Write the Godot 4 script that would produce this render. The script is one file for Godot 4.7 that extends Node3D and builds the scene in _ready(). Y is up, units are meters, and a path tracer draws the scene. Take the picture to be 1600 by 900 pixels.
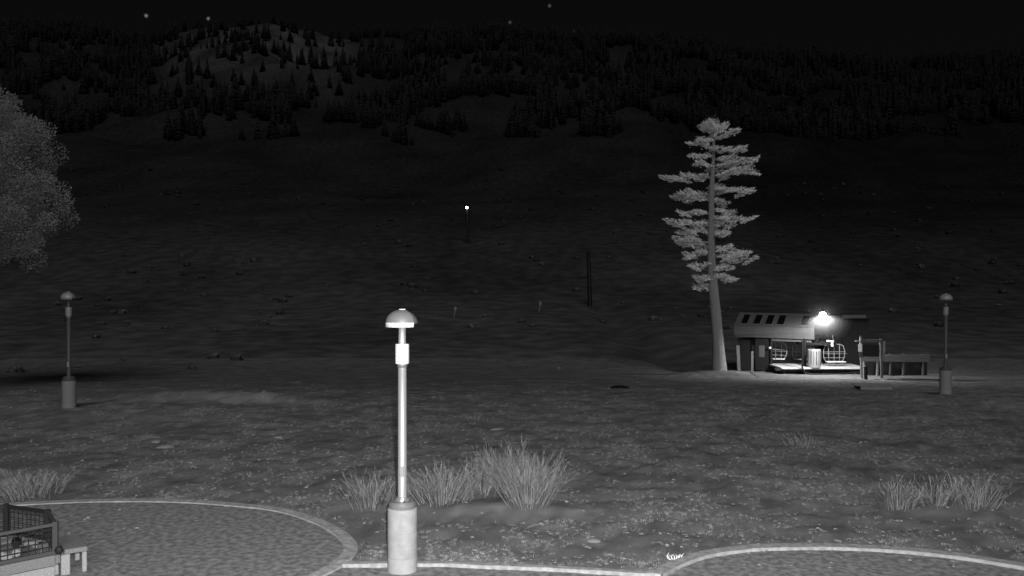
extends Node3D
# A ski base area at night: a lamp post and paths in front, rough meadow, a chairlift terminal under a floodlight, hills behind.

const EYE := 5.27
var rng := RandomNumberGenerator.new()
var used := {}
var N1 := FastNoiseLite.new()
var N2 := FastNoiseLite.new()
var N3 := FastNoiseLite.new()
var N4 := FastNoiseLite.new()
var M := {}
var left_patio := PackedVector2Array()
var right_path := PackedVector2Array()
var front_kerb := PackedVector2Array()

# ------------------------------------------------------------------ helpers
func numbered(called: String) -> String:
	if not used.has(called):
		used[called] = 0
		return called
	used[called] += 1
	return "%s_%03d" % [called, used[called]]

func tag(o: Node, label := "", category := "", group := "", kind := "") -> Node:
	if label: o.set_meta("label", label)
	if category: o.set_meta("category", category)
	if group: o.set_meta("group", group)
	if kind: o.set_meta("kind", kind)
	return o

func thing(called: String, label: String, category: String, at := Vector3.ZERO, turn := 0.0, group := "") -> Node3D:
	var o := Node3D.new()
	o.name = numbered(called)
	add_child(o, true)
	o.position = at
	o.rotation.y = turn
	tag(o, label, category, group)
	return o

func copy(o: Node3D, at: Vector3, turn: float, label: String) -> Node3D:
	var base: String = o.name
	var c: Node3D = o.duplicate()
	c.name = numbered(base)
	add_child(c, true)
	c.position = at
	c.rotation.y = turn
	c.set_meta("label", label)
	return c

func new_st() -> SurfaceTool:
	var st := SurfaceTool.new()
	st.begin(Mesh.PRIMITIVE_TRIANGLES)
	return st

func obj(called: String, st: SurfaceTool, m: Material, parent: Node = self, normals := true) -> MeshInstance3D:
	if normals:
		st.generate_normals()
	var o := MeshInstance3D.new()
	o.mesh = st.commit()
	o.material_override = m
	o.name = numbered(called) if parent == self else called
	parent.add_child(o, true)
	return o

func tri(st: SurfaceTool, a: Vector3, b: Vector3, c: Vector3) -> void:   # counter-clockwise seen from outside
	st.add_vertex(a); st.add_vertex(c); st.add_vertex(b)

func quad(st: SurfaceTool, a: Vector3, b: Vector3, c: Vector3, d: Vector3) -> void:
	tri(st, a, b, c); tri(st, a, c, d)

func flat(st: SurfaceTool) -> void:
	st.set_smooth_group(-1)

# a box with chamfered vertical silhouette edges: t places it
func bx(st: SurfaceTool, t: Transform3D, s: Vector3, ch := 0.0) -> void:
	flat(st)
	var h := s / 2.0
	var c := minf(ch, minf(h.x, minf(h.y, h.z)) * 0.9)
	if c <= 0.0:
		var v := []
		for i in 8:
			v.append(t * Vector3(h.x if i & 1 else -h.x, h.y if i & 2 else -h.y, h.z if i & 4 else -h.z))
		quad(st, v[4], v[5], v[7], v[6]); quad(st, v[1], v[0], v[2], v[3])
		quad(st, v[5], v[1], v[3], v[7]); quad(st, v[0], v[4], v[6], v[2])
		quad(st, v[6], v[7], v[3], v[2]); quad(st, v[0], v[1], v[5], v[4])
		return
	# rings from bottom to top, each an octagon
	var rings := []
	for k in [[-h.y, c], [-h.y + c, 0.0], [h.y - c, 0.0], [h.y, c]]:
		var x: float = h.x - k[1]
		var z: float = h.z - k[1]
		var r := []
		for p in [[x, z - c], [x - c, z], [-x + c, z], [-x, z - c], [-x, -z + c], [-x + c, -z], [x - c, -z], [x, -z + c]]:
			r.append(t * Vector3(p[0], k[0], p[1]))
		rings.append(r)
	for i in 3:
		for j in 8:
			var n := (j + 1) % 8
			quad(st, rings[i][n], rings[i][j], rings[i + 1][j], rings[i + 1][n])
	for j in range(1, 7):
		tri(st, rings[3][0], rings[3][j + 1], rings[3][j])
		tri(st, rings[0][0], rings[0][j], rings[0][j + 1])

func at(p: Vector3, turn := 0.0) -> Transform3D:
	return Transform3D(Basis(Vector3.UP, turn), p)

# a beam from a to b with a w x hgt section
func beam(st: SurfaceTool, a: Vector3, b: Vector3, w: float, hgt: float, ch := 0.0) -> void:
	var f := (b - a).normalized()
	var up := Vector3.UP if absf(f.y) < 0.95 else Vector3.BACK
	var r := f.cross(up).normalized()
	up = r.cross(f).normalized()
	bx(st, Transform3D(Basis(r, up, -f), (a + b) / 2.0), Vector3(w, hgt, a.distance_to(b)), ch)

func tube(st: SurfaceTool, pts: Array, radii: Array, n := 8, caps := true) -> void:
	st.set_smooth_group(0)
	var rings := []
	var side := Vector3.ZERO
	for i in pts.size():
		var f: Vector3 = (pts[mini(i + 1, pts.size() - 1)] - pts[maxi(i - 1, 0)]).normalized()
		if side == Vector3.ZERO:
			side = f.cross(Vector3.UP if absf(f.y) < 0.9 else Vector3.RIGHT).normalized()
		else:
			side = (side - f * side.dot(f)).normalized()
		var other := f.cross(side)
		var ring := []
		var r: float = radii[mini(i, radii.size() - 1)]
		for j in n:
			var a := TAU * j / n
			ring.append(pts[i] + (side * cos(a) + other * sin(a)) * r)
		rings.append(ring)
	for i in rings.size() - 1:
		for j in n:
			var k := (j + 1) % n
			quad(st, rings[i][j], rings[i][k], rings[i + 1][k], rings[i + 1][j])
	if caps:
		flat(st)
		for j in range(1, n - 1):
			tri(st, rings[0][0], rings[0][j + 1], rings[0][j])
			tri(st, rings[-1][0], rings[-1][j], rings[-1][j + 1])

# profile: [radius, height] from the bottom up; a new smooth group at each sharp step
func lathe(st: SurfaceTool, profile: Array, n := 32, from := 0.0, to := TAU, at0 := Vector3.ZERO) -> void:
	for i in profile.size() - 1:
		st.set_smooth_group(i + 1 if profile[i].size() < 3 else int(profile[i][2]))
		for j in n:
			var a := from + (to - from) * j / n
			var b := from + (to - from) * (j + 1) / n
			var da := Vector3(sin(a), 0, cos(a))
			var db := Vector3(sin(b), 0, cos(b))
			if j == n - 1 and is_equal_approx(to - from, TAU):
				db = Vector3(sin(from), 0, cos(from))
			var p0: Vector3 = at0 + da * profile[i][0] + Vector3.UP * profile[i][1]
			var p1: Vector3 = at0 + db * profile[i][0] + Vector3.UP * profile[i][1]
			var q0: Vector3 = at0 + da * profile[i + 1][0] + Vector3.UP * profile[i + 1][1]
			var q1: Vector3 = at0 + db * profile[i + 1][0] + Vector3.UP * profile[i + 1][1]
			if profile[i][0] > 1e-5: tri(st, p0, p1, q1)
			if profile[i + 1][0] > 1e-5: tri(st, p0, q1, q0)

func grey(v: float) -> Color:
	return Color(v, v, v).linear_to_srgb()

func noise_tex(freq: float, lo: float, hi: float, sd: int, size := 512, octaves := 4) -> NoiseTexture2D:
	var n := FastNoiseLite.new()
	n.seed = sd; n.frequency = freq; n.fractal_octaves = octaves
	n.noise_type = FastNoiseLite.TYPE_SIMPLEX_SMOOTH
	var t := NoiseTexture2D.new()
	t.width = size; t.height = size; t.seamless = true; t.noise = n
	var g := Gradient.new()
	g.set_color(0, Color(lo, lo, lo)); g.set_color(1, Color(hi, hi, hi))
	t.color_ramp = g
	return t

func mat(v: float, rough := 0.9, metal := 0.0, tex: Texture2D = null, scale := 1.0, relief := 0.0, bump: Texture2D = null) -> StandardMaterial3D:
	var m := StandardMaterial3D.new()
	m.albedo_color = grey(v)
	m.roughness = rough
	m.metallic = metal
	m.metallic_specular = 0.35
	if tex or bump:
		m.uv1_triplanar = true
		m.uv1_world_triplanar = true
		m.uv1_scale = Vector3.ONE * scale
	if tex:
		m.albedo_texture = tex
	if bump:
		m.heightmap_enabled = true
		m.heightmap_texture = bump
		m.heightmap_scale = relief
	return m

# ------------------------------------------------------------------ the lie of the land
const PROFILE := [[-80, 0], [0, 0], [28, 0], [36, -0.1], [42, -0.3], [50, -0.72], [60, -1.32], [68, -1.75], [76, -1.85], [84, -1.55], [96, -0.85], [110, 0.1], [130, 1.6], [150, 4.6], [190, 13.4], [240, 22], [300, 31], [400, 50], [520, 88], [650, 138], [800, 208], [930, 268], [980, 280], [1100, 262], [1600, 150]]
const RIDGE := [[-2.0, 1.0], [-0.58, 1.0], [-0.50, 1.0], [-0.44, 0.95], [-0.40, 0.955], [-0.35, 1.015], [-0.27, 1.03], [-0.2, 0.96], [-0.12, 0.975], [0.0, 0.97], [0.14, 0.965], [0.25, 0.91], [0.36, 0.87], [0.58, 0.86], [2.0, 0.85]]

func lookup(table: Array, v: float) -> float:
	for i in range(1, table.size()):
		if v <= table[i][0]:
			var t: float = (v - table[i - 1][0]) / (table[i][0] - table[i - 1][0])
			t = clampf(t, 0, 1)
			return lerpf(table[i - 1][1], table[i][1], t)
	return table[-1][1]

func profile_at(d: float) -> float:     # softened
	var w := 1.5 + absf(d) * 0.03
	return (lookup(PROFILE, d - w) + 2.0 * lookup(PROFILE, d) + lookup(PROFILE, d + w)) / 4.0

func edge_distance(p: Vector2, line: PackedVector2Array) -> float:
	var best := 1e9
	for i in line.size() - 1:
		var q := Geometry2D.get_closest_point_to_segment(p, line[i], line[i + 1])
		best = minf(best, p.distance_squared_to(q))
	return sqrt(best)

var mounds := []      # [x, z, radius x, radius z, height]

func bare(x: float, z: float) -> float:      # trodden soil round the shrubs
	var most := 0.0
	for k in mini(4, mounds.size()):
		var m: Array = mounds[k]
		var a: float = (x - m[0]) / (m[2] * 1.05)
		var b: float = (z - m[1] - 0.25) / (m[3] * 1.0)
		most = maxf(most, smoothstep(1.0, 0.55, a * a + b * b + 0.3 * N1.get_noise_2d(x, z)))
	return most

func ground(x: float, z: float) -> float:
	var d := -z
	var h := profile_at(d)
	if d > 150.0:
		var u := x / maxf(d, 1.0)
		var share := smoothstep(250.0, 900.0, d)
		h *= lerpf(1.0, lookup(RIDGE, u), share)
		h += N3.get_noise_2d(x * 0.35, z * 0.35) * 22.0 * smoothstep(200.0, 700.0, d) * (1.0 - 0.55 * smoothstep(820.0, 950.0, d))
		h += N1.get_noise_2d(x * 0.02, z * 0.02) * 0.9 * smoothstep(150.0, 300.0, d)
	elif d > 70.0:
		h += N1.get_noise_2d(x * 0.05, z * 0.05) * 0.22 * smoothstep(74.0, 110.0, d)
	for m in mounds:
		var a: float = (x - m[0]) / m[2]
		var b: float = (z - m[1]) / m[3]
		var r := a * a + b * b
		if r < 1.0:
			h += m[4] * (1.0 - r) * (1.0 - r)
	# a trough added behind the tall pine to shape a dark diagonal shade band
	if d > 66.0 and d < 140.0:
		var off := (x - lerpf(15.0, 12.6, (d - 68.0) / 60.0)) / 2.3
		h -= 1.0 * exp(-off * off) * smoothstep(66.0, 76.0, d) * (1.0 - smoothstep(115.0, 138.0, d))
	# rough turf
	if d > 12.0 and d < 80.0 and absf(x) < 60.0:
		var rough := 1.0 - 0.6 * smoothstep(36.0, 56.0, d)
		if d < 24.0:
			var p := Vector2(x, z)
			if Geometry2D.is_point_in_polygon(p, left_patio) or Geometry2D.is_point_in_polygon(p, right_path):
				return -0.06
			var e := minf(edge_distance(p, left_patio), edge_distance(p, right_path))
			rough *= clampf((e - 0.12) / 0.7, 0.0, 1.0)
			h -= 0.02 * (1.0 - clampf(e / 0.4, 0.0, 1.0))
		h += rough * (0.08 * N1.get_noise_2d(x, z) + 0.055 * N2.get_noise_2d(x, z))
	elif d <= 12.0 and (Geometry2D.is_point_in_polygon(Vector2(x, z), left_patio) or Geometry2D.is_point_in_polygon(Vector2(x, z), right_path)):
		return -0.06
	return h

func on_ground(x: float, z: float, sink := 0.0) -> Vector3:
	return Vector3(x, ground(x, z) - sink, z)

func sheet(called: String, x0: float, x1: float, z0: float, z1: float, step: float, m: Material, color: Callable, lower: Callable) -> MeshInstance3D:
	var nx := int(round((x1 - x0) / step)) + 1
	var nz := int(round((z1 - z0) / step)) + 1
	var v := PackedVector3Array(); var c := PackedColorArray(); var idx := PackedInt32Array()
	v.resize(nx * nz); c.resize(nx * nz)
	for j in nz:
		for i in nx:
			var x := x0 + i * step
			var z := z0 + j * step
			var y := ground(x, z)
			v[j * nx + i] = Vector3(x, y + float(lower.call(x, z)), z)
			var g: float = color.call(x, z, y)
			c[j * nx + i] = Color(g, g, g)
	var nrm := PackedVector3Array(); nrm.resize(nx * nz)
	for j in nz:
		for i in nx:
			var a := v[j * nx + maxi(i - 1, 0)]; var b := v[j * nx + mini(i + 1, nx - 1)]
			var e := v[maxi(j - 1, 0) * nx + i]; var f := v[mini(j + 1, nz - 1) * nx + i]
			nrm[j * nx + i] = (f - e).cross(b - a).normalized()
	for j in nz - 1:
		for i in nx - 1:
			var k := j * nx + i
			idx.append_array([k, k + 1, k + nx, k + 1, k + nx + 1, k + nx])
	var arr := []
	arr.resize(Mesh.ARRAY_MAX)
	arr[Mesh.ARRAY_VERTEX] = v; arr[Mesh.ARRAY_NORMAL] = nrm; arr[Mesh.ARRAY_COLOR] = c; arr[Mesh.ARRAY_INDEX] = idx
	var am := ArrayMesh.new()
	am.add_surface_from_arrays(Mesh.PRIMITIVE_TRIANGLES, arr)
	var o := MeshInstance3D.new()
	o.mesh = am; o.material_override = m; o.name = numbered(called)
	add_child(o, true)
	tag(o, "", "", "", "structure")
	return o

func smooth_line(pts: PackedVector2Array, step := 0.3) -> PackedVector2Array:
	var c := Curve2D.new()
	for i in pts.size():
		var t := (pts[mini(i + 1, pts.size() - 1)] - pts[maxi(i - 1, 0)]) / 6.0
		c.add_point(pts[i], -t, t)
	c.bake_interval = step
	return c.get_baked_points()

# a concrete edging along a line; the section is a chamfered rectangle
func kerb(called: String, line: PackedVector2Array, w: float, top: float, m: Material) -> void:
	var st := new_st()
	flat(st)
	var section := [[-w / 2, -0.1], [-w / 2, top - 0.012], [-w / 2 + 0.015, top], [w / 2 - 0.015, top], [w / 2, top - 0.012], [w / 2, -0.1]]
	for i in line.size() - 1:
		var r := []
		for k in [i, i + 1]:
			var t := (line[mini(k + 1, line.size() - 1)] - line[maxi(k - 1, 0)]).normalized()
			var n := Vector2(-t.y, t.x)
			var wob := 0.02 * N2.get_noise_2d(line[k].x * 0.7, line[k].y * 0.7)
			var ring := []
			for s in section:
				var q: Vector2 = line[k] + n * (s[0] + wob)
				ring.append(Vector3(q.x, s[1] + wob * 0.6, q.y))
			r.append(ring)
		for k in section.size() - 1:
			quad(st, r[0][k], r[0][k + 1], r[1][k + 1], r[1][k])
	tag(obj(called, st, m), "", "", "", "structure")

func paving(called: String, poly: PackedVector2Array, y: float, m: Material) -> void:
	var st := new_st()
	flat(st)
	var t := Geometry2D.triangulate_polygon(poly)
	for i in range(0, t.size(), 3):
		var a := poly[t[i]]; var b := poly[t[i + 1]]; var c := poly[t[i + 2]]
		if (b - a).cross(c - a) > 0.0:
			var k := b; b = c; c = k
		tri(st, Vector3(a.x, y, a.y), Vector3(b.x, y, b.y), Vector3(c.x, y, c.y))
	tag(obj(called, st, m), "", "", "", "structure")

func scatter(called: String, mesh: Mesh, m: Material, places: Array, shades: Array) -> MultiMeshInstance3D:
	var mm := MultiMesh.new()
	mm.transform_format = MultiMesh.TRANSFORM_3D
	mm.use_colors = true
	mm.mesh = mesh
	mm.instance_count = places.size()
	for i in places.size():
		mm.set_instance_transform(i, places[i])
		mm.set_instance_color(i, Color(shades[i], shades[i], shades[i]))
	var o := MultiMeshInstance3D.new()
	o.multimesh = mm; o.material_override = m; o.name = numbered(called)
	add_child(o, true)
	return o

func blade(st: SurfaceTool, a: Vector3, b: Vector3, c: Vector3, w: float, side: Vector3) -> void:
	flat(st)
	tri(st, a - side * w, a + side * w, b + side * w * 0.7)
	tri(st, a - side * w, b + side * w * 0.7, b - side * w * 0.7)
	tri(st, b - side * w * 0.7, b + side * w * 0.7, c)

# ------------------------------------------------------------------ plants
func make_shrub(r: float, tall: float, stems: int, spread: float, sd: int) -> SurfaceTool:
	rng.seed = sd
	var st := new_st()
	for i in int(stems * 1.15):
		var az := rng.randf() * TAU
		var lean := sqrt(rng.randf()) * spread * 1.15
		var sh := rng.randf_range(0.15, 0.48)
		st.set_color(Color(sh, sh, sh))
		var len := tall * rng.randf_range(0.55, 1.05)
		var root := Vector3(cos(az), 0, sin(az)) * rng.randf() * r * 0.85
		var out := Vector3(cos(az), 0, sin(az))
		var mid := root + (out * sin(lean * 0.7) + Vector3.UP * cos(lean * 0.7)) * len * 0.55
		var tip := mid + (out * sin(lean * 0.95) + Vector3.UP * cos(lean * 0.95)) * len * 0.5
		tip += Vector3(rng.randfn(), rng.randfn() * 0.6, rng.randfn()) * 0.09
		var side := Vector3(rng.randfn(), 0.1, rng.randfn()).normalized()
		blade(st, root + Vector3.DOWN * 0.05, mid, tip, 0.0036 * rng.randf_range(0.6, 1.7), side)
		for k in 7:       # side twigs
			var s := rng.randf_range(0.35, 0.95)
			var p := root.lerp(mid, minf(1, s * 2)) if s < 0.5 else mid.lerp(tip, s * 2 - 1)
			var dir := ((tip - mid).normalized() + Vector3(rng.randfn(), rng.randfn() * 0.5, rng.randfn()) * 0.35).normalized()
			var l := tall * rng.randf_range(0.1, 0.26)
			blade(st, p, p + dir * l * 0.6, p + dir * l, 0.0035, Vector3(rng.randfn(), 0, rng.randfn()).normalized())
	return st

# needle sprays filling a flattened pad round c
func pad(st: SurfaceTool, c: Vector3, sx: float, sy: float, count: int, out: Vector3, size := 0.28) -> void:
	flat(st)
	var side := out.cross(Vector3.UP).normalized()
	var tilt := rng.randf_range(-0.25, 0.55)
	var roll := rng.randf_range(-0.4, 0.4)
	for i in count:
		var a := rng.randf() * TAU
		var q := sqrt(rng.randf())
		var p := c + out * cos(a) * q * sx + side * sin(a) * q * sx * 0.75 + Vector3.UP * (rng.randfn() * sy * 0.5 * (1.25 - q) + cos(a) * q * sx * tilt + sin(a) * q * sx * roll)
		var dir := (out * rng.randf_range(0.2, 1.0) + side * rng.randf_range(-1, 1) * 0.8 + Vector3.UP * rng.randf_range(-0.1, 0.75)).normalized()
		var l := size * (0.6 + 1.7 * pow(rng.randf(), 3.0))
		var w := dir.cross(Vector3(rng.randfn(), rng.randfn(), rng.randfn())).normalized() * l * 0.2
		tri(st, p - dir * l * 0.3, p + w, p + dir * l)
		tri(st, p - dir * l * 0.3, p + dir * l, p - w)

func needle_branch(wood: SurfaceTool, leaf: SurfaceTool, from: Vector3, az: float, len: float, rise: float, droop: float, thick: float, fill := 1.0) -> void:
	var out := Vector3(cos(az), 0, sin(az))
	var pts := []
	for k in 5:
		var t := k / 4.0
		pts.append(from + out * len * t + Vector3.UP * (rise * len * t - droop * len * t * t) + Vector3(rng.randfn(), rng.randfn(), rng.randfn()) * 0.04 * len * t)
	tube(wood, pts, [thick, thick * 0.8, thick * 0.6, thick * 0.4, thick * 0.2], 5, false)
	var n := int(maxf(3, len * 2.0))
	for k in n:
		var t := lerpf(0.22, 1.0, (k + rng.randf() * 0.7) / n)
		var i := mini(int(t * 4), 3)
		var p: Vector3 = pts[i].lerp(pts[i + 1], t * 4 - i)
		var lat := out.cross(Vector3.UP) * rng.randfn() * 0.24 * len * (0.3 + t)
		pad(leaf, p + lat + Vector3.UP * 0.06, 0.32 + 0.12 * len * (1.15 - absf(t - 0.65)), 0.2, int((105 + 50 * len) * fill), (out + lat * 0.4).normalized(), 0.12)

# ------------------------------------------------------------------ the lamp posts
func make_lamp_post(label: String, where: Vector3, turn := 0.0) -> Node3D:
	var t := thing("lamp_post", label, "lamp post", where, turn, "lamp posts along the paths")
	var st := new_st()
	lathe(st, [[0.27, -0.2], [0.27, 0.28, 1], [0.264, 0.292, 2], [0.27, 0.304, 3], [0.27, 0.51, 1], [0.264, 0.522, 2], [0.27, 0.534, 3], [0.27, 0.73, 1], [0.264, 0.742, 2], [0.27, 0.754, 3], [0.27, 1.16, 1], [0.25, 1.18, 4], [0.0, 1.18, 5]], 40)
	obj("concrete_base", st, M.concrete, t)
	st = new_st()
	lathe(st, [[0.235, 1.18], [0.25, 1.2, 1], [0.25, 1.27, 2], [0.225, 1.305, 1], [0.14, 1.315, 3], [0.125, 1.37, 4], [0.08, 1.38, 5]], 36)
	var fl := obj("flange", st, M.flange, t)
	for k in 6:
		st = new_st()
		lathe(st, [[0.02, 1.312], [0.02, 1.345, 1], [0.0, 1.352, 2]], 6, 0.0, TAU, Vector3(sin(k * TAU / 6 + 0.3), 0, cos(k * TAU / 6 + 0.3)) * 0.185)
		obj("bolt", st, M.mid_panel, fl)
	st = new_st()
	bx(st, at(Vector3(0.0, 1.85, 0.08)), Vector3(0.075, 0.2, 0.014), 0.004)
	obj("access_door", st, M.flange, t)
	st = new_st()
	lathe(st, [[0.08, 3.74], [0.088, 3.74, 1], [0.088, 3.79, 2], [0.08, 3.79, 3]], 24)
	obj("clamp", st, M.flange, t)
	st = new_st()
	lathe(st, [[0.082, 1.37], [0.076, 3.80, 1], [0.0, 3.80, 2]], 24)
	obj("pole", st, M.galvanised, t)
	st = new_st()
	lathe(st, [[0.0, 3.80], [0.115, 3.80, 1], [0.125, 3.815, 2], [0.125, 4.15, 3], [0.115, 4.165, 2], [0.0, 4.165, 4]], 32)
	obj("collar", st, M.white_paint, t)
	st = new_st()
	lathe(st, [[0.068, 4.165], [0.064, 4.56, 1], [0.0, 4.56, 2]], 24)
	obj("neck", st, M.galvanised, t)
	# dome of the head, open below
	st = new_st()
	var prof := []
	for k in 10:
		var a := PI / 2 * k / 9.0
		prof.append([0.285 * cos(a), 4.535 + 0.24 * sin(a), 1])
	lathe(st, prof, 40)
	lathe(st, [[0.06, 4.55], [0.285, 4.535]], 40)
	var dome := obj("hood", st, M.hood_metal, t)
	st = new_st()
	prof = []
	for k in 10:      # the front shell overlaps the dome and stops short on the right
		var a := PI / 2 * k / 9.0
		prof.append([0.298 * cos(a) + 0.002, 4.555 + 0.238 * sin(a), 1])
	lathe(st, prof, 36, -PI * 0.85, PI * 0.28)
	obj("front_shell", st, M.shell_metal, dome)
	st = new_st()
	lathe(st, [[0.292, 4.475], [0.302, 4.475, 1], [0.302, 4.56, 2], [0.292, 4.56, 3]], 40, -PI * 0.85, PI * 0.28)
	obj("rim_band", st, M.white_paint, t)
	st = new_st()
	lathe(st, [[0.06, 4.765], [0.065, 4.78, 1], [0.06, 4.80, 2], [0.0, 4.81, 3]], 20)
	obj("finial", st, M.white_paint, t)
	return t

# ------------------------------------------------------------------ the chairlift
func make_chair(label: String, where: Vector3, turn: float) -> Node3D:
	var t := thing("lift_chair", label, "lift chair", where, turn, "chairs hanging at the lift terminal")
	var st := new_st()
	var loop := []
	for p in [[-0.62, 0.0], [-0.8, 0.25], [-0.84, 0.75], [-0.72, 1.15], [-0.5, 1.28], [0, 1.3], [0.5, 1.28], [0.72, 1.15], [0.84, 0.75], [0.8, 0.25], [0.62, 0.0]]:
		loop.append(Vector3(p[0], p[1], 0))
	tube(st, loop, [0.035], 8)
	obj("hoop_frame", st, M.steel, t)
	for x in [-0.42, 0.0, 0.42]:
		st = new_st()
		tube(st, [Vector3(x, 0.05, 0.02), Vector3(x * 1.05, 1.27, -0.03)], [0.028], 6)
		obj("upright", st, M.steel, t)
	for y in [0.28, 0.72]:
		st = new_st()
		tube(st, [Vector3(-0.8, y, 0.02), Vector3(0.8, y, 0.02)], [0.026], 6)
		obj("back_rail", st, M.steel, t)
	st = new_st()
	for k in 2:
		bx(st, at(Vector3(-0.36 + k * 0.72, 0.0, 0.28)), Vector3(0.68, 0.07, 0.52), 0.02)
	obj("seat", st, M.pale_seat, t)
	st = new_st()
	tube(st, [Vector3(0, 1.3, 0), Vector3(0.0, 1.55, -0.05), Vector3(0.02, 1.75, -0.25), Vector3(0.02, 1.95, -0.3)], [0.04], 8)
	obj("hanger", st, M.mid_panel, t)
	st = new_st()
	tube(st, [Vector3(-0.8, 0.6, 0.02), Vector3(-0.78, 0.62, 0.5), Vector3(0.78, 0.62, 0.5), Vector3(0.8, 0.6, 0.02)], [0.022], 6)
	obj("safety_bar", st, M.steel, t)
	return t

func make_terminal() -> void:
	# local axes: x runs along the hood from its near right end (0) to its far left end (6.2 m), z into the hood
	var base := Vector3(22.5, -1.72, -66.0)
	var t := thing("lift_terminal", "chairlift terminal with pale sloped metal hood and five slanted dark windows", "lift terminal", base, 0.0)
	var ax := Vector3(-0.819, 0, -0.574)
	var inn := Vector3(0.574, 0, -0.819)
	var P := func(a: float, y: float, b: float) -> Vector3: return ax * a + inn * b + Vector3.UP * y
	var L := 6.2
	var W := 3.8
	# skirt: lower band of panels, two courses with a slanting seam; pieces stand a little apart
	var cuts := [0.0, 1.55, 3.1, 4.65, L]
	for k in 4:
		for low in [true, false]:
			var a0: float = cuts[k] + 0.006; var a1: float = cuts[k + 1] - 0.006
			var s0: float = 3.13 - 0.06 * cuts[k]; var s1: float = 3.13 - 0.06 * cuts[k + 1]
			var y00: float = 2.62 if low else s0 + 0.012; var y01: float = 2.62 if low else s1 + 0.012
			var y10: float = s0 - 0.0 if low else 3.50; var y11: float = s1 - 0.0 if low else 3.50
			var b0 := 0.10 if low else 0.0
			var st := new_st(); flat(st)
			quad(st, P.call(a1, y01, b0), P.call(a0, y00, b0), P.call(a0, y10, 0.0), P.call(a1, y11, 0.0))
			quad(st, P.call(a0, y00, b0 + 0.05), P.call(a1, y01, b0 + 0.05), P.call(a1, y11, 0.05), P.call(a0, y10, 0.05))
			quad(st, P.call(a0, y00, b0 + 0.05), P.call(a0, y00, b0), P.call(a1, y01, b0), P.call(a1, y01, b0 + 0.05))
			quad(st, P.call(a0, y00, b0), P.call(a0, y00, b0 + 0.05), P.call(a0, y10, 0.05), P.call(a0, y10, 0.0))
			obj("skirt_panel", st, M.hood_sheet, t)
	# sloped upper shell with real window openings: built as strips round the openings
	var y0 := 3.52; var y1 := 4.50; var inset := 1.2
	var S := func(a: float, v: float, off: float) -> Vector3: return P.call(a, lerpf(y0, y1, v), 0.0 + inset * v) + (inn * -0.72 + Vector3.UP * 0.69) * off
	var wins := [[0.55, 1.10], [2.35, 2.93], [3.25, 3.83], [4.2, 4.78], [5.2, 5.75]]
	var v0 := 0.14; var v1 := 0.86
	var st2 := new_st(); flat(st2)
	var strip := func(a0: float, a1: float, va: float, vb: float) -> void:
		quad(st2, S.call(a1, va, 0.0), S.call(a0, va, 0.0), S.call(a0, vb, 0.0), S.call(a1, vb, 0.0))
		quad(st2, S.call(a0, va, -0.06), S.call(a1, va, -0.06), S.call(a1, vb, -0.06), S.call(a0, vb, -0.06))
	strip.call(0.0, L, 0.0, v0); strip.call(0.0, L, v1, 1.0)
	var prev := 0.0
	for w in wins:
		strip.call(prev, w[0], v0, v1)
		prev = w[1]
	strip.call(prev, L, v0, v1)
	for w in wins:      # reveals
		quad(st2, S.call(w[0], v0, 0.0), S.call(w[0], v0, -0.06), S.call(w[0], v1, -0.06), S.call(w[0], v1, 0.0))
		quad(st2, S.call(w[1], v0, -0.06), S.call(w[1], v0, 0.0), S.call(w[1], v1, 0.0), S.call(w[1], v1, -0.06))
		quad(st2, S.call(w[0], v0, 0.0), S.call(w[1], v0, 0.0), S.call(w[1], v0, -0.06), S.call(w[0], v0, -0.06))
	obj("hood_shell", st2, M.hood_sheet, t)
	for w in wins:
		var st := new_st(); flat(st)
		quad(st, S.call(w[1] + 0.01, v0 - 0.01, -0.05), S.call(w[0] - 0.01, v0 - 0.01, -0.05), S.call(w[0] - 0.01, v1 + 0.01, -0.05), S.call(w[1] + 0.01, v1 + 0.01, -0.05))
		quad(st, S.call(w[0] - 0.01, v0 - 0.01, -0.056), S.call(w[1] + 0.01, v0 - 0.01, -0.056), S.call(w[1] + 0.01, v1 + 0.01, -0.056), S.call(w[0] - 0.01, v1 + 0.01, -0.056))
		var win := obj("window", st, M.dark_glass, t)
		st = new_st()
		for e in [[w[0], v0, w[1], v0], [w[0], v1, w[1], v1], [w[0], v0, w[0], v1], [w[1], v0, w[1], v1]]:
			beam(st, S.call(e[0], e[1], 0.008), S.call(e[2], e[3], 0.008), 0.045, 0.045)
		obj("frame", st, M.hood_sheet, win)
	# far sloped side, roof, ends, floor of the hood
	var st := new_st(); flat(st)
	quad(st, P.call(0, 4.5, inset), P.call(0, 4.5, W - inset), P.call(L, 4.5, W - inset), P.call(L, 4.5, inset))
	quad(st, P.call(0, 4.44, inset), P.call(L, 4.44, inset), P.call(L, 4.44, W - inset), P.call(0, 4.44, W - inset))
	quad(st, P.call(0, 3.52, W), P.call(L, 3.52, W), P.call(L, 4.5, W - inset), P.call(0, 4.5, W - inset))
	quad(st, P.call(0, 2.62, W), P.call(L, 2.62, W), P.call(L, 3.52, W), P.call(0, 3.52, W))
	obj("roof", st, M.dark_metal, t)
	for a in [0.02, L - 0.02]:
		st = new_st(); flat(st)
		for off in [0.0, 0.04 if a < 1.0 else -0.04]:
			quad(st, P.call(a + off, 2.9, 0.06), P.call(a + off, 2.9, W), P.call(a + off, 3.52, W), P.call(a + off, 3.52, 0.06))
			quad(st, P.call(a + off, 3.52, 0.06), P.call(a + off, 3.52, W), P.call(a + off, 4.48, W - inset), P.call(a + off, 4.48, inset))
		obj("end_wall", st, M.dark_metal, t)
	st = new_st()
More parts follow.
